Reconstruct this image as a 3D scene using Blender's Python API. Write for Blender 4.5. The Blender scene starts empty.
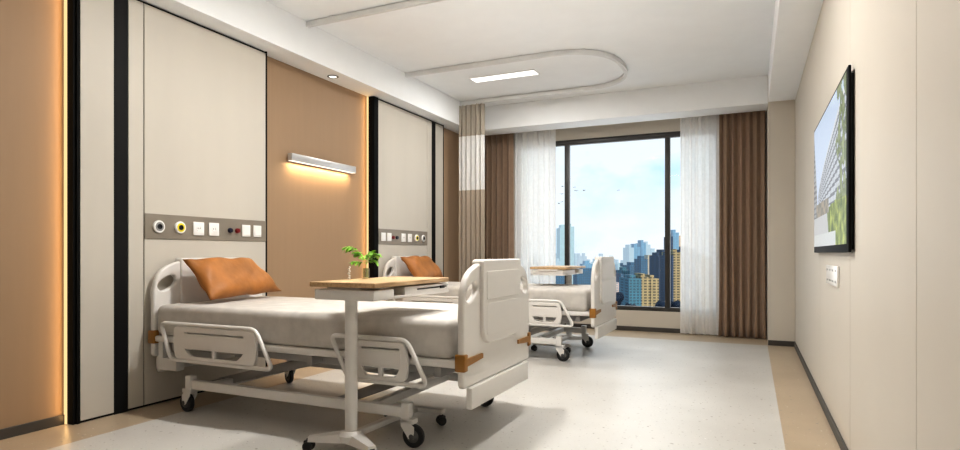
import bpy, bmesh, math, random
from mathutils import noise as mnoise
from mathutils import Vector, Matrix
from math import sin, cos, pi, radians
random.seed(7)
sc = bpy.context.scene
COL = sc.collection

# ------------------------------------------------------------------ materials
def nodes(name):
    m = bpy.data.materials.new(name); m.use_nodes = True
    nt = m.node_tree; b = nt.nodes['Principled BSDF']
    return m, nt, b
def mixcol(nt, fac, a, b):
    n = nt.nodes.new('ShaderNodeMix'); n.data_type = 'RGBA'
    for sock, v in ((n.inputs['Factor'], fac), (n.inputs[6], a), (n.inputs[7], b)):
        if hasattr(v, 'links') or isinstance(v, bpy.types.NodeSocket): nt.links.new(v, sock)
        else: sock.default_value = (*v, 1) if isinstance(v, tuple) and len(v) == 3 else v
    return n.outputs[2]
def math_n(nt, op, a, b=None):
    n = nt.nodes.new('ShaderNodeMath'); n.operation = op
    for i, v in enumerate((a, b)):
        if v is None: continue
        if isinstance(v, bpy.types.NodeSocket): nt.links.new(v, n.inputs[i])
        else: n.inputs[i].default_value = v
    return n.outputs[0]
def ramp(nt, fac, stops):
    n = nt.nodes.new('ShaderNodeValToRGB'); e = n.color_ramp.elements
    while len(e) < len(stops): e.new(0.5)
    for el, (p, c) in zip(e, stops): el.position = p; el.color = (*c, 1)
    nt.links.new(fac, n.inputs[0]); return n.outputs[0]
def noise(nt, scale, detail=3, vec=None, stretch=None):
    n = nt.nodes.new('ShaderNodeTexNoise'); n.inputs['Scale'].default_value = scale
    n.inputs['Detail'].default_value = detail
    if vec is None: vec = nt.nodes.new('ShaderNodeTexCoord').outputs['Object']
    if stretch:
        mp = nt.nodes.new('ShaderNodeMapping'); mp.inputs['Scale'].default_value = stretch
        nt.links.new(vec, mp.inputs[0]); vec = mp.outputs[0]
    nt.links.new(vec, n.inputs['Vector']); return n.outputs['Fac']
def mat(name, col, rough=.5, metal=0, var=.04, nscale=6, bump=0, bscale=60, stretch=None, **kw):
    m, nt, b = nodes(name)
    f = noise(nt, nscale, 3, stretch=stretch)
    lo = tuple(max(0, c * (1 - var)) for c in col); hi = tuple(min(1, c * (1 + var)) for c in col)
    nt.links.new(ramp(nt, f, [(.3, lo), (.7, hi)]), b.inputs['Base Color'])
    b.inputs['Roughness'].default_value = rough; b.inputs['Metallic'].default_value = metal
    if bump:
        bn = nt.nodes.new('ShaderNodeBump'); bn.inputs['Strength'].default_value = bump; bn.inputs['Distance'].default_value = .01
        nt.links.new(noise(nt, bscale, 4), bn.inputs['Height']); nt.links.new(bn.outputs[0], b.inputs['Normal'])
    for k, v in kw.items(): b.inputs[k.replace('_', ' ')].default_value = v
    return m
def emit(name, col, strength):
    m, nt, b = nodes(name)
    nt.nodes.remove(b); e = nt.nodes.new('ShaderNodeEmission')
    e.inputs[0].default_value = (*col, 1); e.inputs[1].default_value = strength
    nt.links.new(e.outputs[0], nt.nodes['Material Output'].inputs[0]); return m

M = dict(
    ceiling=mat('ceiling_paint', (.86, .875, .885), .9, var=.01),
    cream=mat('cream_panel', (.56, .525, .465), .5, var=.025, nscale=3, stretch=(1, 1, .15)),
    wallr=mat('cream_wall_panel', (.60, .555, .485), .5, var=.015, nscale=2),
    orange=mat('tan_wall', (.36, .245, .15), .6, var=.015, nscale=5, stretch=(1, 6, .4)),
    black=mat('black_trim', (.004, .0035, .003), .7, Specular_IOR_Level=.15),
    stripe=mat('black_inlay', (.008, .0075, .007), .6, Specular_IOR_Level=.2),
    base=mat('dark_baseboard', (.07, .062, .054), .5),
    plastic=mat('white_plastic', (.74, .72, .69), .35, var=.01),
    steel=mat('white_steel', (.72, .705, .68), .35, var=.01),
    grey=mat('grey_steel', (.36, .35, .34), .4, metal=.3),
    mattress=mat('mattress_fabric', (.56, .535, .50), .9, var=.08, nscale=14, bump=.15, bscale=30),
    satin=mat('bronze_satin', (.37, .15, .033), .55, var=.2, nscale=7, bump=.5, bscale=14),
    amber=mat('amber_plastic', (.33, .155, .028), .35, var=.03),
    rubber=mat('black_rubber', (.012, .012, .012), .45),
    hubm=mat('grey_hub', (.09, .09, .09), .35, metal=.3),
    strip=mat('taupe_strip', (.285, .25, .205), .4, metal=.2, var=.08, nscale=3),
    white=mat('white_gloss', (.85, .84, .82), .25, var=.01),
    yellow=mat('yellow_ring', (.80, .68, .03), .35), greyring=mat('grey_ring', (.30, .30, .29), .35),
    dark=mat('dark_hole', (.01, .01, .012), .4), blueknob=mat('navy_knob', (.012, .012, .03), .3),
    redknob=mat('red_knob', (.20, .008, .012), .3),
    drape=mat('brown_drape', (.29, .195, .13), .7, var=.06, nscale=20, Sheen_Weight=.3),
    track=mat('aluminium_track', (.74, .74, .73), .4),
    alu=mat('brushed_aluminium', (.60, .60, .60), .35, metal=.5),
    frame=mat('charcoal_window_frame', (.045, .042, .038), .4),
    tvb=mat('gloss_black', (.004, .004, .005), .5, Specular_IOR_Level=.15),
    leaf=mat('green_leaf', (.30, .58, .07), .4, var=.5, nscale=40),
    stem=mat('stem_green', (.12, .20, .05), .5),
    lamp=emit('lamp_diffuser', (1, .99, .97), 1.6),
    led=emit('warm_led', (1.0, .72, .36), 1.25),
    wl=emit('warm_lamp_diffuser', (1.0, .93, .80), 1.5),
    dl=emit('downlight_glow', (1, .96, .9), 1.6),
)
# light wood table
def wood():
    m, nt, b = nodes('light_oak')
    f = noise(nt, 7, 6, stretch=(12, 1, 12))
    nt.links.new(ramp(nt, f, [(.3, (.42, .27, .14)), (.5, (.55, .38, .21)), (.7, (.62, .45, .27))]), b.inputs['Base Color'])
    b.inputs['Roughness'].default_value = .45; return m
M['wood'] = wood()
# floor: pale terrazzo field inside a beige border
def floor_mat():
    m, nt, b = nodes('terrazzo_floor')
    tc = nt.nodes.new('ShaderNodeTexCoord'); sp = nt.nodes.new('ShaderNodeSeparateXYZ')
    nt.links.new(tc.outputs['Object'], sp.inputs[0]); X, Y = sp.outputs[0], sp.outputs[1]
    ins = math_n(nt, 'MULTIPLY', math_n(nt, 'MULTIPLY', math_n(nt, 'GREATER_THAN', X, -3.26), math_n(nt, 'LESS_THAN', X, .157)), math_n(nt, 'LESS_THAN', Y, 7.13))
    cloud = noise(nt, 1.6, 5, tc.outputs['Object'])
    grey = ramp(nt, cloud, [(.3, (.53, .515, .485)), (.7, (.60, .585, .555))])
    tan = ramp(nt, cloud, [(.3, (.42, .335, .235)), (.7, (.50, .405, .295))])
    c = mixcol(nt, ins, tan, grey)
    for sc_, th, col in ((38, .70, (.30, .27, .24)), (70, .72, (.36, .33, .30)), (55, .73, (.74, .72, .69))):
        s = noise(nt, sc_, 1.5, tc.outputs['Object'])
        k = ramp(nt, s, [(th - .015, (0, 0, 0)), (th + .015, (.8, .8, .8))])
        c = mixcol(nt, math_n(nt, 'MULTIPLY', k, 1.0), c, col)
    nt.links.new(c, b.inputs['Base Color'])
    b.inputs['Roughness'].default_value = .38; b.inputs['Specular IOR Level'].default_value = .35
    return m
M['floor'] = floor_mat()
def sheer(name, col, trans, fac_t):
    m, nt, b = nodes(name); nt.nodes.remove(b)
    d = nt.nodes.new('ShaderNodeBsdfDiffuse'); t = nt.nodes.new('ShaderNodeBsdfTranslucent'); p = nt.nodes.new('ShaderNodeBsdfTransparent')
    f = noise(nt, 30, 2)
    c = ramp(nt, f, [(.3, tuple(x * .95 for x in col)), (.7, col)])
    nt.links.new(c, d.inputs[0]); nt.links.new(c, t.inputs[0])
    m1 = nt.nodes.new('ShaderNodeMixShader'); m1.inputs[0].default_value = trans
    nt.links.new(d.outputs[0], m1.inputs[1]); nt.links.new(t.outputs[0], m1.inputs[2])
    m2 = nt.nodes.new('ShaderNodeMixShader'); m2.inputs[0].default_value = fac_t
    nt.links.new(m1.outputs[0], m2.inputs[1]); nt.links.new(p.outputs[0], m2.inputs[2])
    nt.links.new(m2.outputs[0], nt.nodes['Material Output'].inputs[0]); return m
M['sheer'] = sheer('white_sheer', (.97, .96, .94), .5, .16)
M['privacy'] = sheer('beige_curtain', (.50, .425, .345), .25, .0)
M['mesh'] = sheer('beige_mesh', (.52, .46, .38), .3, .12)
M['whiteband'] = sheer('white_band', (.86, .85, .83), .3, .05)
def glass(name, tint, gl=.06):
    m, nt, b = nodes(name); nt.nodes.remove(b)
    p = nt.nodes.new('ShaderNodeBsdfTransparent'); g = nt.nodes.new('ShaderNodeBsdfGlossy')
    p.inputs[0].default_value = (*tint, 1); g.inputs['Roughness'].default_value = .02
    x = nt.nodes.new('ShaderNodeMixShader'); x.inputs[0].default_value = gl
    nt.links.new(p.outputs[0], x.inputs[1]); nt.links.new(g.outputs[0], x.inputs[2])
    nt.links.new(x.outputs[0], nt.nodes['Material Output'].inputs[0]); return m
M['glass'] = glass('window_glass', (.98, .99, 1.0), .004)
M['vase'] = glass('vase_glass', (.80, .84, .76), .16)

# ------------------------------------------------------------------ mesh helpers
def link(name, me, m=None, parent=None, smooth=None):
    o = bpy.data.objects.new(name, me); COL.objects.link(o)
    if m is not None: me.materials.append(m)
    if parent: o.parent = parent
    if smooth is not None:
        for p in me.polygons: p.use_smooth = True
        if smooth < 180:
            me.set_sharp_from_angle(angle=radians(smooth))
    return o
class MB:
    def __init__(s): s.bm = bmesh.new()
    def box(s, x0, x1, y0, y1, z0, z1, bev=0, seg=2, mtx=None):
        r = bmesh.ops.create_cube(s.bm, size=1)
        v = r['verts']
        for q in v: q.co = Vector(((x0 + x1) / 2 + q.co.x * (x1 - x0), (y0 + y1) / 2 + q.co.y * (y1 - y0), (z0 + z1) / 2 + q.co.z * (z1 - z0)))
        if bev:
            es = list({e for q in v for e in q.link_edges})
            r = bmesh.ops.bevel(s.bm, geom=es, offset=bev, segments=seg, profile=.5, affect='EDGES'); 
            v = list({q for f in r['faces'] for q in f.verts} | {q for q in v if q.is_valid})
        if mtx is not None:
            for q in v: q.co = mtx @ q.co
        return s
    def beam(s, a, b, w, h, up=(0, 0, 1), bev=.004):
        a, b = Vector(a), Vector(b); d = (b - a); L = d.length; d.normalize()
        y = Vector(up).cross(d).normalized(); z = d.cross(y)
        m = Matrix((d, y, z)).transposed().to_4x4(); m.translation = (a + b) / 2
        return s.box(-L / 2, L / 2, -w / 2, w / 2, -h / 2, h / 2, bev, 2, m)
    def tube(s, pts, r, closed=False, seg=10, radii=None):
        pts = [Vector(p) for p in pts]; n = len(pts); rings = []
        prev = None
        for i, p in enumerate(pts):
            if closed: t = (pts[(i + 1) % n] - pts[i - 1])
            else: t = pts[min(i + 1, n - 1)] - pts[max(i - 1, 0)]
            t.normalize()
            if prev is None:
                ref = Vector((0, 0, 1)) if abs(t.z) < .9 else Vector((0, 1, 0)); u = t.cross(ref).normalized()
            else: u = (prev - t * prev.dot(t)).normalized()
            prev = u; w = t.cross(u); rr = radii[i] if radii else r
            rings.append([s.bm.verts.new(p + rr * (u * cos(2 * pi * k / seg) + w * sin(2 * pi * k / seg))) for k in range(seg)])
        for i in range(n if closed else n - 1):
            A, B = rings[i], rings[(i + 1) % n]
            for k in range(seg): s.bm.faces.new((A[k], A[(k + 1) % seg], B[(k + 1) % seg], B[k]))
        if not closed: s.bm.faces.new(rings[0][::-1]); s.bm.faces.new(rings[-1])
        return s
    def lathe(s, prof, c=(0, 0, 0), axis='z', seg=24):
        rings = []
        for r, h in prof:
            ring = []
            for k in range(seg):
                a = 2 * pi * k / seg; u, v = r * cos(a), r * sin(a)
                p = {'z': (u, v, h), 'y': (v, h, u), 'x': (h, u, v)}[axis]
                ring.append(s.bm.verts.new(Vector(c) + Vector(p)))
            rings.append(ring)
        for A, B in zip(rings, rings[1:]):
            for k in range(seg): s.bm.faces.new((A[k], A[(k + 1) % seg], B[(k + 1) % seg], B[k]))
        s.bm.faces.new(rings[0][::-1]); s.bm.faces.new(rings[-1]); return s
    def poly(s, pts):
        s.bm.faces.new([s.bm.verts.new(p) for p in pts]); return s
    def build(s, name, m, parent=None, smooth=35):
        bmesh.ops.recalc_face_normals(s.bm, faces=s.bm.faces)
        me = bpy.data.meshes.new(name); s.bm.to_mesh(me); s.bm.free()
        return link(name, me, m, parent, smooth)
def rrect(x0, x1, y0, y1, r, n=6):
    pts = []
    for cx, cy, a0 in ((x1 - r, y1 - r, 0), (x0 + r, y1 - r, 90), (x0 + r, y0 + r, 180), (x1 - r, y0 + r, 270)):
        for k in range(n + 1):
            a = radians(a0 + 90 * k / n); pts.append((cx + r * cos(a), cy + r * sin(a)))
    return pts
def fillet(pts, r, n=5):
    """round the corners of a 2D/3D closed polygon"""
    out = []; N = len(pts)
    for i in range(N):
        p0, p, p1 = Vector(pts[i - 1]), Vector(pts[i]), Vector(pts[(i + 1) % N])
        rr = r[i] if isinstance(r, (list, tuple)) else r
        a = p + (p0 - p).normalized() * rr; b = p + (p1 - p).normalized() * rr
        for k in range(n + 1):
            t = k / n; out.append(tuple((1 - t) ** 2 * a + 2 * t * (1 - t) * p + t * t * b))
    return out
def plate(name, outer, holes, thick, bev, m, mtx, parent=None):
    """a 2D outline with holes, given thickness and rounded edges"""
    cu = bpy.data.curves.new('outline', 'CURVE'); cu.dimensions = '2D'; cu.fill_mode = 'BOTH'
    cu.extrude = max(thick / 2 - bev, 0); cu.bevel_depth = bev; cu.bevel_resolution = 2; cu.offset = -bev
    for pl in [outer] + holes:
        sp = cu.splines.new('POLY'); sp.points.add(len(pl) - 1)
        for q, (x, y) in zip(sp.points, pl): q.co = (x, y, 0, 1)
        sp.use_cyclic_u = True
    t = bpy.data.objects.new('outline', cu); COL.objects.link(t)
    bpy.context.view_layer.update()
    me = bpy.data.meshes.new_from_object(t.evaluated_get(bpy.context.evaluated_depsgraph_get()))
    bpy.data.objects.remove(t); bpy.data.curves.remove(cu)
    me.transform(mtx); me.name = name
    return link(name, me, m, parent, 40)
YZ = lambda x: Matrix(((0, 0, 1, x), (1, 0, 0, 0), (0, 1, 0, 0), (0, 0, 0, 1)))   # outline x->Y, y->Z, thickness along X
XZ = lambda y: Matrix(((1, 0, 0, 0), (0, 0, -1, y), (0, 1, 0, 0), (0, 0, 0, 1)))  # outline x->X, y->Z, thickness along Y
def tag(o, label, cat, group=None):
    o['label'] = label; o['category'] = cat
    if group: o['group'] = group
    return o
def thing(name, label, cat, loc=(0, 0, 0), group=None):
    o = bpy.data.objects.new(name, None); COL.objects.link(o); o.location = loc; o.empty_display_size = .1
    return tag(o, label, cat, group)
def struct(o): o['kind'] = 'structure'; return o
def dup(root, loc, label, rotz=0):
    r = root.copy(); COL.objects.link(r); r.location = loc; r.rotation_euler = (0, 0, rotz); r['label'] = label
    for ch in list(root.children):
        c = ch.copy(); COL.objects.link(c); c.parent = r
        for g in list(ch.children):
            d = g.copy(); COL.objects.link(d); d.parent = c
    return r

# ------------------------------------------------------------------ room shell
WL, WR, WB, WN, ZC, ZS = -3.66, .424, 7.76, -1.4, 2.945, 2.637
struct(MB().box(WL - .15, WR + .15, WN - .15, WB + .2, -.15, 0).build('floor', M['floor']))
struct(MB().box(WL - .15, WR + .15, WN - .15, WB + .2, ZC, ZC + .15).build('ceiling', M['ceiling']))
struct(MB().box(WL - .15, WL, WN - .15, WB + .2, 0, ZC).build('wall_left', M['orange']))
struct(MB().box(WL, WR, WN - .15, WN, 0, ZC).build('wall_near', M['wallr']))
# right wall: cladding boards separated by hairline joints
wr = MB().box(WR + .004, WR + .15, WN - .15, WB + .2, 0, ZC)
ys = [WN, -.55, .75, 2.04, 3.28, 4.64, 6.0, WB]
for a, b in zip(ys, ys[1:]): wr.box(WR, WR + .01, a + .0022, b - .0022, 0, ZC, .0012, 1)
struct(wr.build('wall_right', M['wallr']))
# window wall with its opening
wx0, wx1, wz0, wz1 = -3.0, -.36, .262, 2.522
wb = MB().box(WL, wx0, WB, WB + .2, 0, ZC).box(wx1, WR, WB, WB + .2, 0, ZC).box(wx0, wx1, WB, WB + .2, 0, wz0).box(wx0, wx1, WB, WB + .2, wz1, ZC)
struct(wb.build('wall_window', M['wallr']))
struct(MB().box(.163, WR, 7.155, WB, 0, ZC, .002, 1).build('wall_column', M['wallr']))
# dropped soffits and the beam before the window
struct(MB().box(WL, -3.40, WN, 7.2, ZS, ZC, .001, 1).build('trim_1', M['ceiling']))
struct(MB().box(.165, WR, WN, 7.155, ZS, ZC, .001, 1).build('trim_2', M['ceiling']))
struct(MB().box(WL, .165, 7.2, 7.56, ZS, ZC, .001, 1).build('trim_3', M['ceiling']))
for n, b in (('baseboard_left', (WL, WL + .012, WN, 2.14)), ('baseboard_middle', (WL, WL + .012, 3.67, 5.15)), ('baseboard_far', (WL, WL + .012, 6.71, WB)),
             ('baseboard_right', (WR - .012, WR, WN, 7.155)), ('baseboard_window', (WL, .163, WB - .012, WB)), ('baseboard_column', (.163, WR - .012, 7.143, 7.155)),
             ('baseboard_near', (WL + .012, WR - .012, WN, WN + .012))):
    struct(MB().box(*b, 0, .056, .002, 1).build(n, M['base']))
# window
w = struct(bpy.data.objects.new('window_1', None)); COL.objects.link(w); w.location = ((wx0 + wx1) / 2, WB, wz0); 
def wpart(mb, name, m):
    o = mb.build(name, m); o.data.transform(Matrix.Translation(-Vector(w.location))); o.parent = w; return o
y0, y1 = WB + .005, WB + .075
wpart(MB().box(wx0, wx1, y0, y1, wz1 - .066, wz1, .003).box(wx0, wx1, y0, y1, wz0, wz0 + .052, .003).box(wx0, wx0 + .05, y0, y1, wz0, wz1, .003).box(wx1 - .05, wx1, y0, y1, wz0, wz1, .003), 'window_frame', M['frame'])
for x in (-2.268, -.962): wpart(MB().box(x - .031, x + .031, y0 + .002, y1 - .002, wz0 + .05, wz1 - .064, .003), 'mullion', M['frame'])
for a, b in ((wx0 + .05, -2.299), (-2.237, -.993), (-.931, wx1 - .05)):
    wpart(MB().box(a, b, WB + .035, WB + .041, wz0 + .05, wz1 - .064), 'pane', M['glass'])

# ------------------------------------------------------------------ headwall panels (dark framed cream cladding)
def headwall(label, segs, ynear, yfar, edge_near, trimw):
    t = thing('headwall_panel', label, 'wall panel', (WL, (ynear + yfar) / 2, 0), 'headwall panels behind the beds')
    def loc(mb, name, m, lab=None):
        o = mb.build(name, m); o.data.transform(Matrix.Translation(-Vector(t.location))); o.parent = t
        if lab: o['label'] = lab
    X = -3.58
    loc(MB().box(WL + .002, X - .008, ynear, yfar, 0, ZS - .004), 'backing', M['black'])
    for y0, y1, kind in segs:
        if kind == 'c': loc(MB().box(X - .008, X, y0 + .003, y1 - .003, .014, ZS - .018, .0015, 1), 'cladding_board', M['cream'])
        elif kind == 's': loc(MB().box(X - .008, X - .002, y0, y1, .0, ZS - .012), 'inlay_strip', M['stripe'], 'black vertical strip')
        else: loc(MB().box(X - .008, X + .003, y0, y1, 0, ZS - .002), 'edge_trim', M['black'], 'black edge trim')
    return t
headwall('cream framed headwall panel behind the nearer bed, black strip on its near side',
         [(2.166, 2.184, 't'), (2.184, 2.392, 'c'), (2.392, 2.480, 's'), (2.480, 2.588, 'c'), (2.588, 3.650, 'c'), (3.650, 3.660, 't')], 2.150, 3.664, True, .02)
headwall('cream framed headwall panel behind the farther bed, black strip on its window side',
         [(5.160, 5.238, 't'), (5.238, 6.280, 'c'), (6.280, 6.395, 'c'), (6.395, 6.490, 's'), (6.490, 6.690, 'c'), (6.690, 6.700, 't')], 5.150, 6.704, True, .08)
for y, lab in ((2.136, 'warm glowing light strip up the near edge of the near headwall panel'), (5.136, 'warm glowing light strip up the edge of the far headwall panel')):
    t = tag(MB().box(WL + .003, WL + .022, y + .004, y + .012, .0, ZS - .004).build('light_strip', M['led']), lab, 'light strip', 'light strips beside the headwall panels')

# service strips
def P(px, X):   # depth on a plane of constant X seen at image column px
    r = (px - 480) / 593.; a = math.atan(271.5 / 593.)
    return X / (-sin(a) + r * cos(a)) * (cos(a) + r * sin(a))
def service(label, y0, y1, items):
    t = thing('service_panel', label, 'service panel', (-3.58, (y0 + y1) / 2, 1.175), 'bedhead service panels')
    X = .006
    MB().box(0.0005, X, -(y1 - y0) / 2, (y1 - y0) / 2, -.083, .083, .002, 1).build('backplate', M['strip'], t)
    for px, k in items:
        y = P(px, -3.566) - (y0 + y1) / 2
        if k in 'gy':
            r = .042; c = (X, y, 0)
            g = MB().lathe([(r, 0), (r, .010), (r - .004, .014), (r - .012, .014), (r - .012, .008)], c, 'x').build('gas_outlet', M['white'], t)
            g['label'] = 'white ringed gas outlet with %s inner ring' % ('grey' if k == 'g' else 'yellow')
            MB().lathe([(.030, 0.006), (.030, .0155), (.017, .0155), (.017, .010)], c, 'x').build('colour_ring', M['greyring' if k == 'g' else 'yellow'], g)
            MB().lathe([(.0175, .006), (.0175, .018), (.012, .018), (.010, .013)], c, 'x').build('port', M['dark'], g)
        elif k in 'br':
            g = MB().lathe([(.019, 0), (.019, .012), (.015, .02), (.006, .021)], (X, y, -.005), 'x').build('knob', M['blueknob' if k == 'b' else 'redknob'], t)
            g['label'] = 'dark blue knob' if k == 'b' else 'dark red knob'
        elif k == 'p':
            g = MB().box(X, X + .009, y - .045, y + .045, -.05, .045, .004).build('power_socket', M['white'], t)
            MB().lathe([(.021, .0085), (.021, .0105), (.018, .0105), (.018, .0095)], (X, y, 0), 'x').build('socket_face', M['white'], g)
            MB().box(X + .009, X + .0107, y - .011, y - .006, -.005, .005).box(X + .009, X + .0107, y + .006, y + .011, -.005, .005).build('pin_hole', M['greyring'], g)
        else:
            g = MB().box(X, X + .010, y - .041, y + .041, -.048, .043, .004).build('light_switch', M['white'], t)
            MB().box(X + .010, X + .013, y - .030, y + .030, -.037, .032, .0015, 1).build('rocker', M['white'], g)
    return t
service('taupe outlet strip on the wall above the nearer bed', 2.590, 3.646, [(159.2, 'g'), (180.5, 'y'), (199, 'p'), (214.2, 'p'), (230.5, 'b'), (237.8, 'r'), (246.4, 's'), (257.5, 's')])
service('taupe outlet strip on the wall above the farther bed', 5.242, 6.276, [(383.7, 's'), (389.5, 's'), (393.5, 'r'), (397.2, 'b'), (403.7, 'p'), (410.1, 'p'), (416.9, 'y'), (423.6, 'g')])

# wall light, long box with a glowing underside
t = thing('wall_light', 'silver linear wall light glowing downward on the tan wall', 'wall light', (WL, 4.403, 1.797))
MB().box(.030, .080, -.452, .452, 0, .062, .003).build('housing', M['alu'], t)
MB().box(0.001, .03, -.40, .40, .018, .05, .002).build('wall_mount', M['alu'], t)
MB().box(.034, .076, -.448, .448, -.004, .001).build('diffuser', M['wl'], t)['label'] = 'glowing diffuser strip'
# recessed downlight in soffit
t = thing('downlight', 'small round recessed downlight in the left soffit', 'downlight', (-3.53, 4.433, ZS))
MB().lathe([(.052, 0), (.052, -.004), (.040, -.006), (.036, -.001)], axis='z').build('trim_ring', M['hubm'], t)
MB().lathe([(.037, -.001), (.034, -.005), (.01, -.006)], axis='z').build('lens', M['dl'], t)

# ------------------------------------------------------------------ ceiling light panels
def ceil_light(label, x, y):
    t = thing('ceiling_light', label, 'ceiling light', (x, y, ZC), 'flat ceiling light panels')
    f = MB()
    for b in ((-.385, .385, -.095, -.085), (-.385, .385, .085, .095), (-.385, -.375, -.085, .085), (.375, .385, -.085, .085)): f.box(*b, -.012, 0, .001, 1)
    f.build('frame', M['white'], t)
    MB().box(-.375, .375, -.085, .085, -.008, 0).build('diffuser', M['lamp'], t)
ceil_light('flat rectangular glowing ceiling panel inside the curtain track loop', -2.47, 6.025)
def area(name, x, y, z, sx, sy, e, col=(1, .98, .95), rot=(0, 0, 0)):
    l = bpy.data.lights.new(name, 'AREA'); l.shape = 'RECTANGLE'; l.size = sx; l.size_y = sy; l.energy = e; l.color = col
    o = bpy.data.objects.new(name, l); COL.objects.link(o); o.location = (x, y, z); o.rotation_euler = rot; return o
area('ceiling_lamp_far_bed', -2.30, 6.0, ZC - .014, .4, .12, 32)
area('ceiling_lamp_near_bed', -1.80, 3.08, ZC - .014, .20, .08, 55)
area('ceiling_lamp_aisle', -.85, 3.15, ZC - .014, .20, .08, 42)
area('entry_fill', -1.5, .2, ZC - .014, .8, .4, 7)  # unseen fill lamp added to brighten the near end of the room
area('wall_light_lamp', -3.625, 4.403, 1.788, .03, .84, 4.5, (1, .74, .42))
area('ceiling_fill', -1.6, 3.0, 1.75, 2.2, 5.0, 19, (1, .98, .96), (radians(180), 0, 0))  # unseen upward lamp added in mid-room to lift the ceiling and soffits
area('daylight_fill', -1.68, WB + .25, 1.4, 2.5, 2.2, 22, (1, .99, .97), (radians(-90), 0, 0))  # extra lamp added outside the glass, standing in for daylight on the sheers
for y in (2.136, 5.136): area('strip_lamp', -3.625, y, 1.32, .03, 2.6, 2.2, (1, .60, .24), (radians(-90), 0, 0))

# curtain tracks
def tpath(pts, name, label):
    t = thing(name, label, 'curtain track', pts[0], 'ceiling curtain tracks')
    # rectangular rail swept along the path
    n = len(pts); bm = bmesh.new(); rings = []
    for i, p in enumerate(pts):
        p = Vector(p); d = (Vector(pts[min(i + 1, n - 1)]) - Vector(pts[max(i - 1, 0)])).normalized(); s_ = Vector((-d.y, d.x, 0))
        rings.append([bm.verts.new(p - Vector(pts[0]) + s_ * a + Vector((0, 0, b))) for a, b in ((-.018, -.006), (.018, -.006), (.018, -.046), (.006, -.046), (.006, -.04), (-.006, -.04), (-.006, -.046), (-.018, -.046))])
    for A, B in zip(rings, rings[1:]):
        for k in range(8): bm.faces.new((A[k], A[(k + 1) % 8], B[(k + 1) % 8], B[k]))
    bm.faces.new(rings[0]); bm.faces.new(rings[-1]); mb = MB(); mb.bm.free(); mb.bm = bm
    mb.build('rail', M['track'], t)
    for i in range(0, n, max(1, n // 7)):
        q = Vector(pts[i]) - Vector(pts[0]); MB().box(q.x - .02, q.x + .02, q.y - .02, q.y + .02, -.008, 0).build('ceiling_clip', M['track'], t)
def loop(ya, yb, x0=-3.395, xe=-1.2):
    r = (yb - ya) / 2; cx = xe - r * .92; pts = [(x, ya, ZC) for x in [x0 + (cx - x0) * k / 6 for k in range(7)]]
    for k in range(1, 24):
        a = -pi / 2 + pi * k / 24
        # squarish arc
        ca, sa = cos(a), sin(a); e = .80
        pts.append((cx + r * .92 * abs(ca) ** e, (ya + yb) / 2 + r * math.copysign(abs(sa) ** e, sa), ZC))
    pts += [(x, yb, ZC) for x in [cx + (x0 - cx) * k / 6 for k in range(7)]]
    return pts
tpath(loop(5.49, 6.82), 'curtain_track', 'grey U-shaped curtain track looping on the ceiling over the far bed')
tpath(loop(2.52, 3.93), 'curtain_track', 'grey curtain track at the top edge of the view, over the near bed')

# ------------------------------------------------------------------ curtains
def curtain(name, label, x0, x1, y, z0, z1, amp, wl, mats, bands=None, flare=.0, seed=1, grp=None):
    rnd = random.Random(seed); n = int((x1 - x0) / wl * 14); nz = 26
    ph = [rnd.uniform(-.5, .5) for _ in range(40)]; am = [rnd.uniform(.35, 1.25) for _ in range(60)]
    bm = bmesh.new(); g = []
    for j in range(nz + 1):
        v = j / nz; z = z0 + (z1 - z0) * v; row = []
        for i in range(n + 1):
            u = i / n; s_ = u * (x1 - x0) / wl; k = int(s_); fr = s_ - k
            A = am[k] * (1 - fr) + am[k + 1] * fr; drift = .25 * sin(v * 2.3 + ph[k % 40] * 3) * (1 - v)
            th = 2 * pi * s_ + drift + .35 * sin(s_ * 1.7 + seed)
            loose = 1 + flare * (1 - v) ** 3
            yy = y + amp * A * sin(th) * loose
            xx = x0 + (x1 - x0) * u + amp * .35 * sin(2 * th) * loose + flare * .02 * (1 - v) ** 6 * sin(9 * u + seed)
            row.append(bm.verts.new((xx, yy, z)))
        g.append(row)
    for j in range(nz):
        for i in range(n):
            f = bm.faces.new((g[j][i], g[j][i + 1], g[j + 1][i + 1], g[j + 1][i]))
            if bands:
                zc = z0 + (z1 - z0) * (j + .5) / nz
                f.material_index = 0 if zc < bands[0] else 1 if zc < bands[1] else 2
    me = bpy.data.meshes.new(name); bm.to_mesh(me); bm.free()
    o = link(name, me, None, None, 180)
    for m in mats: me.materials.append(m)
    md = o.modifiers.new('thick', 'SOLIDIFY'); md.thickness = .002
    return o
def hang(o, label, cat, grp=None):
    return tag(o, label, cat, grp)
for nm, lab, x0, x1, seed in (('drape', 'brown full-length drape at the left side of the window', -3.44, -3.00, 3), ('drape', 'brown full-length drape at the right side of the window', -.335, .152, 5)):
    hang(curtain(nm, lab, x0, x1, 7.640, .01, 2.80, .056, .082, [M['drape']], flare=.5, seed=seed), lab, 'curtain', 'brown window drapes')
for nm, lab, x0, x1, seed in (('sheer_curtain', 'white sheer curtain at the left side of the window', -2.985, -2.375, 8), ('sheer_curtain', 'white sheer curtain at the right side of the window', -.80, -.362, 9)):
    o = curtain(nm, lab, x0, x1, 7.655, .015, 2.80, .028, .078, [M['sheer']], flare=.1, seed=seed); o.modifiers.clear()
    hang(o, lab, 'curtain', 'white sheer window curtains')
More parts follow.
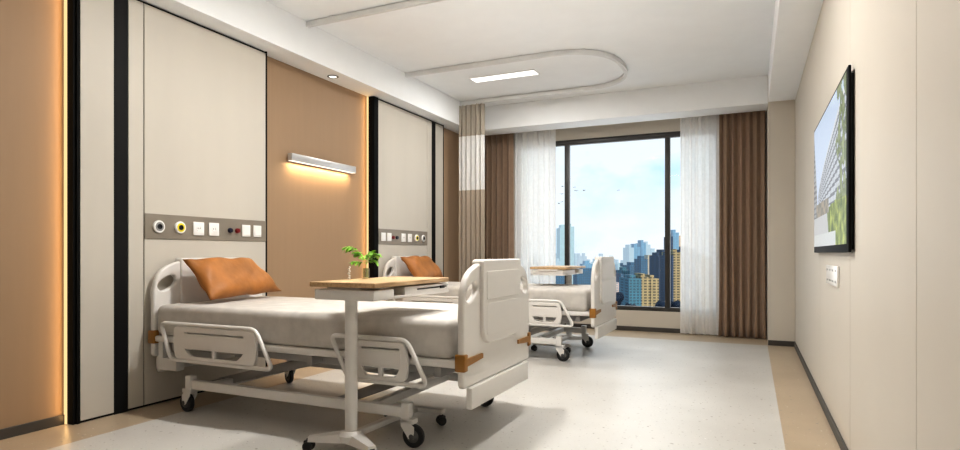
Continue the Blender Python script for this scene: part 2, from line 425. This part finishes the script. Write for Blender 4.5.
# privacy curtain: beige mesh, white band, beige cloth
pv = curtain('privacy_curtain', '', -3.398, -3.05, 6.79, .32, ZC - .064, .030, .066, [M['privacy'], M['whiteband'], M['mesh']], bands=(1.80, 2.52), seed=11)
pv.modifiers.clear()
hang(pv, 'beige bedside privacy curtain with a white band hanging from the track', 'curtain')
for k in range(6):
    x = -3.38 + k * .060; MB().tube([(x, 6.805, ZC - .047), (x + .004, 6.80, ZC - .056), (x, 6.80, ZC - .068)], .003, seg=6).build('hook', M['white'], pv)

# ------------------------------------------------------------------ hospital bed
def board_outline():
    R = [(.47, .345), (.47, .70), (.466, .77), (.453, .825), (.432, .868), (.40, .898), (.355, .922), (.30, .940), (.25, .948)]
    pts = [(-.455, .33), (.455, .33)] + R
    pts += [(-x, z) for x, z in reversed(R)]
    return pts
def grip(s):
    c = Vector((.372 * s, .803)); out = []
    for k in range(20):
        a = 2 * pi * k / 20; u = .072 * math.copysign(abs(cos(a)) ** .85, cos(a)); v = .038 * math.copysign(abs(sin(a)) ** .8, sin(a))
        th = radians(-27 * s); out.append((c.x + u * cos(th) - v * sin(th), c.y + u * sin(th) + v * cos(th)))
    return out
def end_board(bed, name, x, out):
    b = plate(name, board_outline(), [grip(1), grip(-1)], .036, .011, M['plastic'], YZ(x), bed)
    # folded-over centre lid
    l = plate('centre_lid', fillet([(-.275, .522), (.268, .522), (.268, .966), (-.275, .966)], [.11, .11, .022, .022], 8), [], .068, .008, M['plastic'], YZ(x + .004 * out), b)
    plate('lid_recess', rrect(-.235, .228, .755, .905, .012), [], .006, .002, M['plastic'], YZ(x + (.0382) * out), b)
    plate('lid_recess', rrect(-.235, .228, .565, .735, .03), [], .004, .0015, M['plastic'], YZ(x + (.0380) * out), b)
    for s in (-1, 1):
        c = MB().box(x - .028, x + .028, s * .458 - .021, s * .458 + .021, .415, .500, .006)
        xo = x + .023 * out
        ye = s * .455; yi = s * .26
        pts = [(ye, .440), (yi, .455), (yi, .478), (ye, .478)]
        for q in (0,):
            A = [c.bm.verts.new((xo - .006, a, z)) for a, z in pts]; B = [c.bm.verts.new((xo + .006, a, z)) for a, z in pts]
            c.bm.faces.new(A); c.bm.faces.new(B[::-1])
            for k in range(4): c.bm.faces.new((A[k], B[k], B[(k + 1) % 4], A[(k + 1) % 4]))
        o = c.build('corner_clasp', M['amber'], b); o['label'] = 'amber brown corner clasp'
    MB().box(x - .012 + .016 * out, x + .022 + .016 * out, -.415, .40, .22, .329, .006).build('lower_skirt', M['plastic'], b)
    return b
def side_rail(bed, y, xt0, xt1, xb0, xb1, xp0, xp1):
    zt, zb = .559, .335
    loop_ = fillet([(xt0, y, zt), (xt1, y, zt), (xb1, y, zb), (xb0, y, zb)], .045, 6)
    r = MB().tube(loop_, .0125, closed=True, seg=10)
    for xx in (xp0 + .12, xp1 - .06): r.box(xx - .02, xx + .02, min(y, .46 * (1 if y > 0 else -1)), max(y, .46 * (1 if y > 0 else -1)), .375 + .03, .44, .003)
    r = r.build('side_rail', M['steel'], bed)
    L = xp1 - xp0; cx = (xp0 + xp1) / 2; holes = []
    hw = L * .36; g = .012; zt_, zb_ = .410, .366
    if L > .5:
        hw = L * .355
    for s in (-1, 1):
        h = [(cx + s * g, zt_), (cx + s * hw, zt_), (cx + s * hw * .93, zt_ - .018), (cx + s * hw * .80, zb_ + .004), (cx + s * hw * .68, zb_), (cx + s * g, zb_)]
        if s < 0: h = h[::-1]
        holes.append(h)
    holes.append(rrect(cx - L * .36, cx + L * .36, .504, .512, .003, 3))
    outer = fillet([(xp0 + .01, .347), (xp1 - .005, .347), (xp1 + .01, .44), (xp1 - .012, .546), (xp0, .546), (xp0 - .004, .44)], [.03, .03, .04, .03, .03, .04], 5)
    plate('rail_panel', outer, holes, .022, .005, M['plastic'], XZ(y), r)
    q = y + (.011 if y > 0 else -.011)
    MB().box(cx - L * .40, cx + L * .40, q - .002, q + .002, .424, .491, .0015, 1).build('raised_band', M['plastic'], r)
    return r
def bed_caster(bed, x, y, rot):
    def tr(mb):
        m = Matrix.Translation((x, y, 0)) @ Matrix.Rotation(rot, 4, 'Z')
        for v in mb.bm.verts: v.co = m @ v.co
        return mb
    f = MB().lathe([(.022, .120), (.024, .15), (.020, .165)], (0, 0, 0), 'z', 16)
    f.box(-.026, .050, -.028, .028, .124, .150, .004)
    for s in (-1, 1):
        A = [(-.022, .150), (-.022, .110), (.022, .050), (.050, .050), (.052, .110), (.030, .128), (.026, .150)]
        o1 = [f.bm.verts.new((a, s * .021, z)) for a, z in A]; o2 = [f.bm.verts.new((a, s * .028, z)) for a, z in A]
        f.bm.faces.new(o1); f.bm.faces.new(o2[::-1])
        for k in range(7): f.bm.faces.new((o1[k], o2[k], o2[(k + 1) % 7], o1[(k + 1) % 7]))
    f = tr(f).build('caster', M['steel'], bed)
    w_ = MB().lathe([(.035, -.013), (.052, -.015), (.059, -.010), (.0605, 0), (.059, .010), (.052, .015), (.035, .013)], (.038, 0, .0605), 'y', 28)
    tr(w_).build('wheel', M['rubber'], f)
    h_ = MB().lathe([(.012, -.030), (.030, -.016), (.036, -.012), (.036, .012), (.030, .016), (.012, .030)], (.038, 0, .0605), 'y', 20)
    tr(h_).build('hub', M['hubm'], f)
def make_bed(label, loc):
    bed = thing('hospital_bed', label, 'bed', loc, 'hospital beds')
    end_board(bed, 'headboard', -1.114, -1); end_board(bed, 'footboard', 1.114, 1)
    # mattress: rounded block, slightly soft
    bm = bmesh.new(); bmesh.ops.create_cube(bm, size=1)
    for v in bm.verts: v.co = Vector((-.017 + v.co.x * 2.15, v.co.y * .93, .566 + v.co.z * .20))
    bmesh.ops.bevel(bm, geom=list(bm.edges), offset=.045, segments=5, profile=.5, affect='EDGES')
    mb = MB(); mb.bm.free(); mb.bm = bm; mb.build('mattress', M['mattress'], bed, 60)
    MB().box(-1.094, 1.090, -.468, .468, .427, .467, .012, 3).build('deck_frame', M['plastic'], bed)
    sf = MB()
    for s in (-1, 1): sf.box(-1.0, .98, s * .33 - .02, s * .33 + .02, .365, .424, .004)
    for x in (-.95, -.4, .15, .62, .97): sf.box(x - .02, x + .02, -.44, .44, .372, .424, .004)
    sf.build('subframe', M['grey'], bed)
    for q in (-.43, .43): MB().box(-1.09, -.90, q - .03, q + .03, .25, .325, .004).box(-1.07, -1.03, q - .025, q + .025, .30, .43).build('head_bracket', M['steel'], bed)
    side_rail(bed, -.503, -.985, -.190, -.895, -.060, -.856, -.181)
    side_rail(bed, -.503, .350, .828, .465, .950, .515, .832)
    side_rail(bed, .503, -.985, -.190, -.895, -.060, -.856, -.181)
    side_rail(bed, .503, .350, .828, .465, .950, .515, .832)
    b = MB()
    for s in (-1, 1):
        b.box(-.76, .78, s * .445 - .02, s * .445 + .02, .152, .207, .004)
        for x in (-.785, .795): b.box(x - .025, x + .025, s * .445 - .025, s * .445 + .025, .147, .232, .006)
    for x in (-.62, .56): b.box(x - .025, x + .025, -.44, .44, .155, .20, .004)
    b.build('base_frame', M['steel'], bed)
    for s in (-1, 1):
        o = MB().beam((-.72, s * .27, .165), (.10, s * .27, .375), .035, .055).beam((.30, s * .27, .165), (.84, s * .27, .375), .035, .055)
        o.build('lift_arm', M['grey'], bed)
    for a_, z_, e_ in ((-.70, .175, .43), (.30, .175, .43), (.10, .385, .33), (.86, .385, .33)): MB().tube([(a_, -e_, z_), (a_, e_, z_)], .018).build('pivot_shaft', M['grey'], bed)
    for x, s, r in ((-.785, -1, 3.05), (.795, -1, .05), (-.785, 1, 2.7), (.795, 1, .25)): bed_caster(bed, x, s * .445, r)
    return bed
BX = -2.412
bed = make_bed('white hospital bed nearest the viewer, overbed table standing across it', (BX, 3.073, 0))
dup(bed, (BX, 5.733, 0), 'white hospital bed farther away, nearest the window')

# pillows
def pillow(label, loc, c):
    TL, TR, BR, BL = [Vector(p) for p in c]; N, K = 30, 20
    nrm = (TR - TL).cross(BL - TL).normalized()
    if nrm.x < 0: nrm = -nrm
    ctr = (TL + TR + BR + BL) / 4; bm = bmesh.new(); side = []
    for s in (1, -1):
        g = []
        for j in range(K + 1):
            row = []
            for i in range(N + 1):
                if s < 0 and (i in (0, N) or j in (0, K)): row.append(side[0][j][i]); continue
                u, v = i / N, j / K; U, V = 2 * u - 1, 2 * v - 1
                p = TL.lerp(TR, u).lerp(BL.lerp(BR, u), v)
                # edges pulled in between the corners
                p = ctr + (p - ctr) * (1 - .05 * (1 - U * U) * abs(V) ** 3 - .05 * (1 - V * V) * abs(U) ** 3)
                h = ((1 - U ** 4) * (1 - V ** 4)) ** .55
                wr = .006 * sin(13 * U + 5 * V) * (abs(U * V)) + .010 * sin(7 * (U + .7 * V) + 1) * (1 - h * .4)
                row.append(bm.verts.new(p + nrm * ((.075 if s > 0 else .045) * h + wr * min(1, h * 3)) * s))
            g.append(row)
        side.append(g)
        for j in range(K):
            for i in range(N):
                f = (g[j][i], g[j][i + 1], g[j + 1][i + 1], g[j + 1][i]); bm.faces.new(f if s > 0 else f[::-1])
    for v in bm.verts: v.co -= Vector(loc)
    mb = MB(); mb.bm.free(); mb.bm = bm
    o = mb.build('pillow', M['satin'], None, 180); o.location = loc
    return tag(o, label, 'pillow', 'bronze satin pillows')
pc = [(-3.408, 2.735, .958), (-3.408, 3.310, .955), (-3.30, 3.53, .706), (-3.19, 2.765, .693)]
pl = pillow('bronze satin pillow propped on the nearer bed', (-3.3, 3.1, .68), pc)
p2 = pl.copy(); COL.objects.link(p2); p2.location = (-3.3, 3.1 + 2.66, .68); p2['label'] = 'bronze satin pillow propped on the farther bed'

# ------------------------------------------------------------------ overbed tables
def make_table(label, loc):
    t = thing('overbed_table', label, 'table', loc, 'overbed tables')     # local origin: centre of the table top footprint
    MB().box(-.188, .198, -.405, .345, .834, .858, .003).build('table_top', M['wood'], t)
    tr = MB().box(-.160, .190, -.400, -.225, .772, .822, .004)
    tr.box(-.160, .190, -.225, .355, .772, .786, .003).box(-.15, .170, -.12, .345, .786, .826, .003)
    tr.box(.165, .188, -.12, .355, .772, .826, .003).box(-.10, .10, -.38, .36, .820, .835)
    tr.build('tray_housing', M['plastic'], t)
    MB().box(.1875, .190, .0, .33, .805, .812).build('drawer_slot', M['dark'], t)
    MB().box(.188, .195, .25, .30, .800, .815, .002).build('latch', M['dark'], t)
    px, py = -.04, -.265
    MB().tube([(px, py, .07), (px, py, .775)], .0315, seg=24).build('column', M['steel'], t)
    b = MB()
    b.lathe([(.06, .055), (.062, .085), (.05, .10), (.04, .105)], (px, py, 0), 'z', 20)
    for s, e in ((-1, (-.235, -.355)), (1, (.150, -.355))):
        a = Vector((px, py + .01)); c = Vector(e); d = (c - a).normalized(); n = Vector((-d.y, d.x)); q = []
        for p, w_, z0, z1 in ((a, .055, .05, .098), (c, .026, .052, .075)):
            q.append([b.bm.verts.new((p.x + n.x * k * w_, p.y + n.y * k * w_, z)) for k, z in ((-1, z0), (1, z0), (.7, z1), (-.7, z1))])
        for k in range(4): b.bm.faces.new((q[0][k], q[0][(k + 1) % 4], q[1][(k + 1) % 4], q[1][k]))
        b.bm.faces.new(q[0]); b.bm.faces.new(q[1])
    yf = .325
    b.beam((px, py, .078), (px + .03, yf, .078), .045, .03).box(-.22, .172, yf - .022, yf + .022, .062, .092, .005)
    b.build('base', M['steel'], t)
    for x, y, r in ((-.235, -.355, .3), (.150, -.355, -.4), (-.20, yf, .2), (.158, yf, .8)):
        m = Matrix.Translation((x, y, 0)) @ Matrix.Rotation(r, 4, 'Z')
        f = MB().lathe([(.012, .05), (.012, .062)], (0, 0, 0), 'z', 12).box(-.026, .026, -.011, .011, .030, .054, .008)
        for v in f.bm.verts: v.co = m @ v.co
        f = f.build('caster', M['rubber'], t)
        for s in (-1, 1):
            w_ = MB().lathe([(.010, -.009), (.022, -.009), (.026, -.004), (.026, .005), (.020, .008), (.008, .009)], (0, s * .018, .026), 'y', 20)
            for v in w_.bm.verts: v.co = m @ v.co
            w_.build('wheel', M['rubber'] , f)
    return t
tb = make_table('oak-topped overbed table on a white column straddling the nearer bed', (-1.80, 2.72, 0))
dup(tb, (-1.865, 6.075, 0), 'oak-topped overbed table over the farther bed, before the window', pi)
# glass vase with green sprig, pebble ornament
vx, vy, vz = -1.958, 2.750, .858
v = MB().lathe([(.017, .001), (.020, .004), (.0195, .055), (.0175, .057), (.0165, .054), (.0165, .008), (.004, .006)], seg=20).build('glass_vase', M['vase'])
v.location = (vx, vy, vz); tag(v, 'small clear glass vase on the near table, holding green leaves', 'vase')
s = thing('leafy_sprig', 'green leafy sprig standing in the small glass vase', 'plant', (vx, vy, vz + .01))
rt = Vector((.909, .416, 0)); dp = Vector((-.416, .909, 0)); rnd = random.Random(4)
def frond(end, lift, w, n, lf):
    pts = []
    e = rt * end[0] + dp * end[1] + Vector((0, 0, end[2]))
    b0 = Vector((0, 0, .07)); mid = (b0 + e) / 2 + Vector((0, 0, lift))
    for k in range(11):
        q = k / 10; pts.append((1 - q) ** 2 * b0 + 2 * q * (1 - q) * mid + q * q * e)
    mb = MB()
    mb.tube([Vector((0, 0, 0)), b0 * .6] + pts, .0012, seg=6)
    for i in range(n):
        q = .3 + .7 * i / n; k = min(9, int(q * 10)); p = pts[k].lerp(pts[k + 1], q * 10 - k); d = (pts[k + 1] - pts[k]).normalized()
        for sg in (-1, 1):
            side = (d.cross(Vector((0, 0, 1))).normalized() * sg * rnd.uniform(.5, 1) + rt * rnd.uniform(-.3, .3) + d * .7 + Vector((0, 0, rnd.uniform(-.7, .1)))).normalized()
            L = lf * rnd.uniform(.7, 1.1); nn = side.cross(Vector((rnd.uniform(-.4, .4), rnd.uniform(-.4, .4), 1))).normalized() * w
            dr = Vector((0, 0, -.25 * L))
            mb.poly([p, p + side * L * .35 + nn, p + side * L * .75 + nn * .7 + dr * .5, p + side * L + dr, p + side * L * .75 - nn * .7 + dr * .5, p + side * L * .35 - nn])
    mb.build('frond', M['leaf'], s, 180)
frond((-.110, -.02, .165), .07, .012, 10, .050)
frond((-.06, .01, .135), .03, .012, 8, .046)
frond((-.07, -.03, .085), .01, .009, 8, .04)
frond((.06, .02, .125), .04, .012, 10, .044)
frond((.035, -.03, .140), .03, .012, 10, .044)
frond((.062, -.01, .085), .03, .009, 9, .036)
frond((.010, .03, .120), .01, .010, 9, .040)
o = MB()
z = 0
for r, dx in ((.0085, 0), (.007, .002), (.0085, -.002), (.007, .0025), (.0065, -.001), (.006, .004)):
    o.lathe([(.001, z), (r * .7, z + r * .25), (r, z + r * .8), (r * .75, z + r * 1.4), (.001, z + r * 1.65)], (dx, 0, 0), 'z', 14); z += r * 1.6
o = o.build('pebble_ornament', M['white'], None, 60); o.location = (-1.955, 2.590, .858); tag(o, 'tiny white stacked-pebble ornament on the near overbed table', 'ornament')

# ------------------------------------------------------------------ television and wall socket
tv = thing('television', 'large black wall-mounted television showing a curved building', 'television', (WR, 3.935, 1.427))
ty, tz = .805, .424
MB().box(-.026, -.014, -ty, ty, -tz, tz, .003).build('bezel', M['tvb'], tv)
MB().box(-.015, -.0005, -ty + .03, ty - .03, -tz + .012, tz - .03, .003).build('back_housing', M['dark'], tv)
def pic(u, v):      # u 0 far side .. 1 near side, v 0 bottom .. 1 top
    n = .5 + .9 * mnoise.noise(Vector((u * 22, v * 14, 3))) + .25 * mnoise.noise(Vector((u * 60, v * 40, 7))); n = min(1, max(0, n)); sky = (.80 - .06 * v, .85 - .03 * v, .93)
    c = sky
    # big curved building: a fan of bands sweeping up to the near side
    edge = .30 + .62 * max(0, (u - .18)) ** .75 if u > .18 else -1
    if u > .18 and v < edge + .12 and v > .20:
        b = (v - .28) / (edge + .001 - .16); k = (b * 9) % 1
        c = (.38, .41, .46) if k < .38 else (.72, .75, .79)
        if (u * 46) % 1 < .12: c = tuple(x * .8 for x in c)
        if b > .93: c = (.82, .85, .88)
    if u < .16 and v > .22 and v < .95 - u * 4.2:
        c = (.36, .38, .41) if (v * 22) % 1 < .4 else (.56, .58, .60)
    if .10 < u < .55 and v < .34:
        c = (.58, .54, .48) if n > .5 else (.42, .42, .40)
    if v < .24: c = (.72, .73, .74) if u < .5 + .3 * (.24 - v) else (.40, .47, .28)
    if u > .55 and v < .32 - .10 * (1 - u): c = (.22 + .42 * n, .31 + .38 * n, .14 + .16 * n)
    if u > .80 + .05 * sin(17 * v) and v > .28 and n > .38: c = (.12 + .42 * n, .19 + .40 * n, .10 + .30 * n)
    if v < .10 and u < .75: c = (.78, .80, .80)
    return c
N, K = 150, 84; w_, h_ = ty - .035, tz - .026
bm = bmesh.new(); g = [[bm.verts.new((-.0268, w_ - 2 * w_ * i / N + .02, -h_ + 2 * h_ * j / K + .013)) for i in range(N + 1)] for j in range(K + 1)]
cl = bm.loops.layers.float_color.new('picture')
for j in range(K):
    for i in range(N):
        f = bm.faces.new((g[j][i], g[j + 1][i], g[j + 1][i + 1], g[j][i + 1])); c = pic((i + .5) / N, (j + .5) / K)
        for l in f.loops: l[cl] = (*[x ** 1.6 for x in c], 1)
me = bpy.data.meshes.new('screen'); bm.to_mesh(me); bm.free()
m, nt, b = nodes('screen_picture'); at = nt.nodes.new('ShaderNodeVertexColor'); at.layer_name = 'picture'
nt.links.new(at.outputs[0], b.inputs['Emission Color']); b.inputs['Emission Strength'].default_value = .95
b.inputs['Base Color'].default_value = (.01, .01, .01, 1); b.inputs['Roughness'].default_value = .25
link('screen', me, m, tv)
sk = thing('wall_socket', 'white multi-socket plate on the right wall below the television', 'socket', (WR, 3.90, .873))
MB().box(-.012, -.0005, -.25, .25, -.055, .055, .003).build('plate', M['white'], sk)
for r_ in (-1, 1):
    for k in range(4):
        q = MB()
        for e in (-.012, .012): q.box(-.0135, -.0118, -.19 + k * .126 + e - .004, -.19 + k * .126 + e + .004, r_ * .03 - .006, r_ * .03 + .006)
        q.build('pin_hole', M['greyring'], sk)

# ------------------------------------------------------------------ outside: city, trees, birds
CA = math.atan(271.5 / 593.)
def ray(px, D):
    r = (px - 480) / 593.; d = Vector((-sin(CA) + r * cos(CA), cos(CA) + r * sin(CA), 0)); return d * D
def hz(y, D): return 1 + (253 - y) / 593. * D
GZ = -110
SC = 2.3
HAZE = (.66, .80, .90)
mats_b = {}
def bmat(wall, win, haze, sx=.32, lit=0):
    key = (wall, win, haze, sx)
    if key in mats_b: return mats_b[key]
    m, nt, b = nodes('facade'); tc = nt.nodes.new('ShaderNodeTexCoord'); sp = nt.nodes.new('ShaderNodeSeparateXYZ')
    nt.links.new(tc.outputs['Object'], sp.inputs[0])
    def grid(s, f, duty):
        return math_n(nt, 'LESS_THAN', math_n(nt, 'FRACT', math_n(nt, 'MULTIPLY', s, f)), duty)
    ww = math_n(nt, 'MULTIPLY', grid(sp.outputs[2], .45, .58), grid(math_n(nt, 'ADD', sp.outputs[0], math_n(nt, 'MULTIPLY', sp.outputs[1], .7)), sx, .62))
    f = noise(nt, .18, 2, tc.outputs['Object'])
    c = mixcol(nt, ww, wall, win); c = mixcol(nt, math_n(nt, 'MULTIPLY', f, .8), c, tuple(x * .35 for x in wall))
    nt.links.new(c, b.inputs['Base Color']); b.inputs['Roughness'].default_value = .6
    e = nt.nodes.new('ShaderNodeEmission'); e.inputs[0].default_value = (*HAZE, 1); e.inputs[1].default_value = .95  # sky-coloured glow mixed into the facades as painted distance haze
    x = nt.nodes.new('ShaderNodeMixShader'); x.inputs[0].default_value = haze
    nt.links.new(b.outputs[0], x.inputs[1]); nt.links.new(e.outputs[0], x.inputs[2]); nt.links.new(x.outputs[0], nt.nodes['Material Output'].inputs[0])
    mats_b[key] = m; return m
roofm = mat('roof_dark', (.05, .09, .13), .7)
def tower(name, label, segs, D, depth=14, grp='city buildings beyond the window'):
    """segs: (px0, px1, ytop, material)"""
    D *= SC; depth *= SC
    x0 = min(s_[0] for s_ in segs); x1 = max(s_[1] for s_ in segs); c = ray((x0 + x1) / 2, D)
    t = thing(name, label, 'building', (c.x, c.y, GZ), grp)
    for a, b_, yt, m in segs:
        A, B = ray(a, D), ray(b_, D); w2 = (B - A).length / 2; mid = (A + B) / 2; h = hz(yt, D) - GZ
        ang = math.atan2((B - A).y, (B - A).x); mt = Matrix.Translation(mid - c) @ Matrix.Rotation(ang, 4, 'Z')
        o = MB().box(-w2, w2, 0, depth, 0, h, 0, 1, mt)
        o = o.build('tower_block', m, t, 30)
        MB().box(-w2 * .55, w2 * .4, depth * .2, depth * .8, h, h + D * .006, 0, 1, mt).box(-w2, w2, 0, depth, h, h + D * .0008, 0, 1, mt).build('roof_housing', m, t, 30)
    return t
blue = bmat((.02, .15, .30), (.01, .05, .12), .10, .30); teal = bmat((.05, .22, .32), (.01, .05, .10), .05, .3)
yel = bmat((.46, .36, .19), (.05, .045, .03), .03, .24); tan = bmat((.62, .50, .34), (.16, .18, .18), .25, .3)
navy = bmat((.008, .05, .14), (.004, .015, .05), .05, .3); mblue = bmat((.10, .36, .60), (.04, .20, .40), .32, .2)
pale = bmat((.50, .70, .78), (.35, .58, .70), .72, .2); paler = bmat((.6, .7, .75), (.5, .6, .68), .88, .2); pteal = bmat((.45, .72, .74), (.25, .55, .60), .62, .2)  # far-tower facades, wall colours lightened to imitate distance haze
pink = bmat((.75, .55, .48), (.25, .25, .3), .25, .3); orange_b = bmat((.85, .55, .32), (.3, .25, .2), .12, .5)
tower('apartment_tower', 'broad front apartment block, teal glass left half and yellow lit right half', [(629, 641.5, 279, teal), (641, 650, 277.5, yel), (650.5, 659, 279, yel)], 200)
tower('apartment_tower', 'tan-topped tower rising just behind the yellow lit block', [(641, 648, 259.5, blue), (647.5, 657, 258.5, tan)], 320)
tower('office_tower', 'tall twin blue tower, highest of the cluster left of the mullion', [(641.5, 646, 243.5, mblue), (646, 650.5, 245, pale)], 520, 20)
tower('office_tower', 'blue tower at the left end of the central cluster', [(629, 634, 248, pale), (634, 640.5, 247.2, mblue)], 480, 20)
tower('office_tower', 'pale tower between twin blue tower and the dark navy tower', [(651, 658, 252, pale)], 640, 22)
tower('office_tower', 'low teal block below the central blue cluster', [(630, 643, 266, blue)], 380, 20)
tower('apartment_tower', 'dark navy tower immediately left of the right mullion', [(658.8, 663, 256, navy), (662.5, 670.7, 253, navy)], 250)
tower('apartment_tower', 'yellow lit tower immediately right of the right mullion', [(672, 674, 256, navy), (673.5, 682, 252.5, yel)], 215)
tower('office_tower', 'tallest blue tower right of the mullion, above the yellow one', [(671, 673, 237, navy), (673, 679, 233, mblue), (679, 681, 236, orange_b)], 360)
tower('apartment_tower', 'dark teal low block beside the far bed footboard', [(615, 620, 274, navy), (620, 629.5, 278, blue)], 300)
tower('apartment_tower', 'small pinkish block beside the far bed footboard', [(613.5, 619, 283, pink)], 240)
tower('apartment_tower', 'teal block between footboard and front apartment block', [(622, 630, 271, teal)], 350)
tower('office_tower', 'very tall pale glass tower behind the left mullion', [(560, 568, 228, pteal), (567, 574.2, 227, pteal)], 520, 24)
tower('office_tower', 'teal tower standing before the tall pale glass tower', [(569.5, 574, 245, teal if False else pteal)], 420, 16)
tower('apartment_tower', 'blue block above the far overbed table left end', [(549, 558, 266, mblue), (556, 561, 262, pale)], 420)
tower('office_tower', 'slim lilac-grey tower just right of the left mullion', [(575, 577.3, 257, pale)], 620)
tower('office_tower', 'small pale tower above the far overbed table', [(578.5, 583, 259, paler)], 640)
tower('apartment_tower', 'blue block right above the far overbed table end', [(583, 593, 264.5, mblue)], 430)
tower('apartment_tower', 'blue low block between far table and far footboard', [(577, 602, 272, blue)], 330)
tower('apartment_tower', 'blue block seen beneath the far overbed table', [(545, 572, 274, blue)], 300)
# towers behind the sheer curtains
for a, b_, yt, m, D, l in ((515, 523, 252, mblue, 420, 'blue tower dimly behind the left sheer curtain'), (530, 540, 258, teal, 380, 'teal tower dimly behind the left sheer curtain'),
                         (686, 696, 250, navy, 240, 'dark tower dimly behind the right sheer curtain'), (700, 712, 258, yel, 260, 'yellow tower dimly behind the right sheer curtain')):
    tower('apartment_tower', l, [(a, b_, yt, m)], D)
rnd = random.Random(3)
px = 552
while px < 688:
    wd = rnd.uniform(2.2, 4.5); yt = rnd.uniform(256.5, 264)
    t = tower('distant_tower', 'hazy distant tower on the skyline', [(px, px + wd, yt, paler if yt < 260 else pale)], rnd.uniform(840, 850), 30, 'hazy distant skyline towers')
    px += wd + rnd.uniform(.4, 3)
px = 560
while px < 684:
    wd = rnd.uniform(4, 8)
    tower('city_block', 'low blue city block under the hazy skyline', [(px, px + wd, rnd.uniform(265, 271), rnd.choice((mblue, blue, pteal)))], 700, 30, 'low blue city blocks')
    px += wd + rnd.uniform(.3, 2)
g_ = bmat((.03, .10, .18), (.02, .06, .12), .12, .01)
struct(MB().box(-4000, 4000, 90, 6000, GZ - 2, GZ).build('ground', g_))
treem = mat('dark_tree', (.004, .014, .035), .9, var=.5, nscale=.4)
def tree(label, px, yt, D, r):
    c = ray(px, D); t = thing('city_tree', label, 'tree', (c.x, c.y, GZ), 'dark trees below the window')
    top = hz(yt, D) - GZ; bm = bmesh.new(); q = random.Random(int(px * 10))
    for k in range(9):
        rr = r * q.uniform(.5, .9); m_ = Matrix.Translation((q.uniform(-r, r), q.uniform(-r, r), top - r - q.uniform(0, 1.6) * r)) @ Matrix.Scale(rr, 4)
        bmesh.ops.create_icosphere(bm, subdivisions=3, radius=1, matrix=m_)
    for v in bm.verts: v.co += Vector((q.uniform(-1, 1), q.uniform(-1, 1), q.uniform(-1, 1))) * r * .08
    mb = MB(); mb.bm.free(); mb.bm = bm; mb.build('crown', treem, t, 180)
    MB().tube([(0, 0, 0), (0, 0, top - r)], r * .12, seg=8, radii=[r * .14, r * .08]).build('trunk', treem, t)
for px, yt, D, r in ((600, 292, 270, 2.6), (615, 290, 270, 2.6), (630, 300, 270, 2.2), (645, 304, 270, 1.9), (661.5, 299, 270, 2.0), (676, 298, 270, 2.3)):
    tree('dark tree crown at the foot of the city buildings', px, yt, D, r)
def bird(px, py, D=60, s_=.30):
    c = ray(px, D); mb = MB()
    mb.lathe([(.002, -.5), (.05, -.3), (.09, 0), (.05, .3), (.004, .42)], axis='x', seg=8)
    for k in (-1, 1):
        mb.poly([(.12, 0, .03), (.18, k * .45, .22), (.02, k * .95, .10), (-.12, k * .45, .18), (-.14, 0, .03)])
    o = mb.build('bird', M['dark']); o.location = (c.x, c.y, hz(py, D)); o.scale = (s_,) * 3; o.rotation_euler = (0, 0, px)
    tag(o, 'tiny dark bird flying in the sky beyond the window', 'bird', 'birds in the sky')
for p in ((561.5, 194), (562.5, 186.5), (561, 202), (559, 203.5), (573.5, 187.5), (576.5, 190.8), (584, 190.5), (617.5, 190.5), (568.8, 200)): bird(*p)

# sky
wd = bpy.data.worlds.new('sky'); sc.world = wd; wd.use_nodes = True; nt = wd.node_tree; bg = nt.nodes['Background']
tc = nt.nodes.new('ShaderNodeTexCoord'); sp = nt.nodes.new('ShaderNodeSeparateXYZ'); nt.links.new(tc.outputs['Generated'], sp.inputs[0])
skyc = ramp(nt, sp.outputs[2], [(.0, (.70, .86, .95)), (.05, (.86, .95, 1.0)), (.16, (.50, .86, 1.0)), (.5, (.25, .60, .9))])
cf = noise(nt, 5.5, 6, tc.outputs['Generated'], (1, 1, 1.6))
side = math_n(nt, 'MULTIPLY_ADD', sp.outputs[0], .55); side.node.inputs[2].default_value = .20
k = ramp(nt, math_n(nt, 'ADD', cf, side), [(.40, (0, 0, 0)), (.60, (1, 1, 1))])
nt.links.new(mixcol(nt, math_n(nt, 'MULTIPLY', k, .85), skyc, (.97, .99, 1.0)), bg.inputs[0]); bg.inputs[1].default_value = 1.12
sun = bpy.data.lights.new('sun', 'SUN'); sun.energy = 3.6; sun.color = (1, .90, .72); sun.angle = radians(.6)
so = bpy.data.objects.new('sun', sun); COL.objects.link(so); so.rotation_euler = Vector((-.55, .72, -.42)).to_track_quat('-Z', 'Y').to_euler()

# ------------------------------------------------------------------ camera
cam = bpy.data.cameras.new('camera'); cam.sensor_width = 36; cam.lens = 593 / 960 * 36; cam.shift_y = 28 / 960; cam.clip_start = .02; cam.clip_end = 5000
co = bpy.data.objects.new('camera', cam); COL.objects.link(co); co.location = (0, 0, 1); co.rotation_euler = (radians(90), 0, CA)
sc.camera = co
sc.view_settings.view_transform = 'Standard'; sc.view_settings.look = 'None'; sc.view_settings.exposure = -.03; sc.view_settings.gamma = .84
sc.cycles.use_denoising = True; sc.cycles.max_bounces = 10; sc.cycles.diffuse_bounces = 6
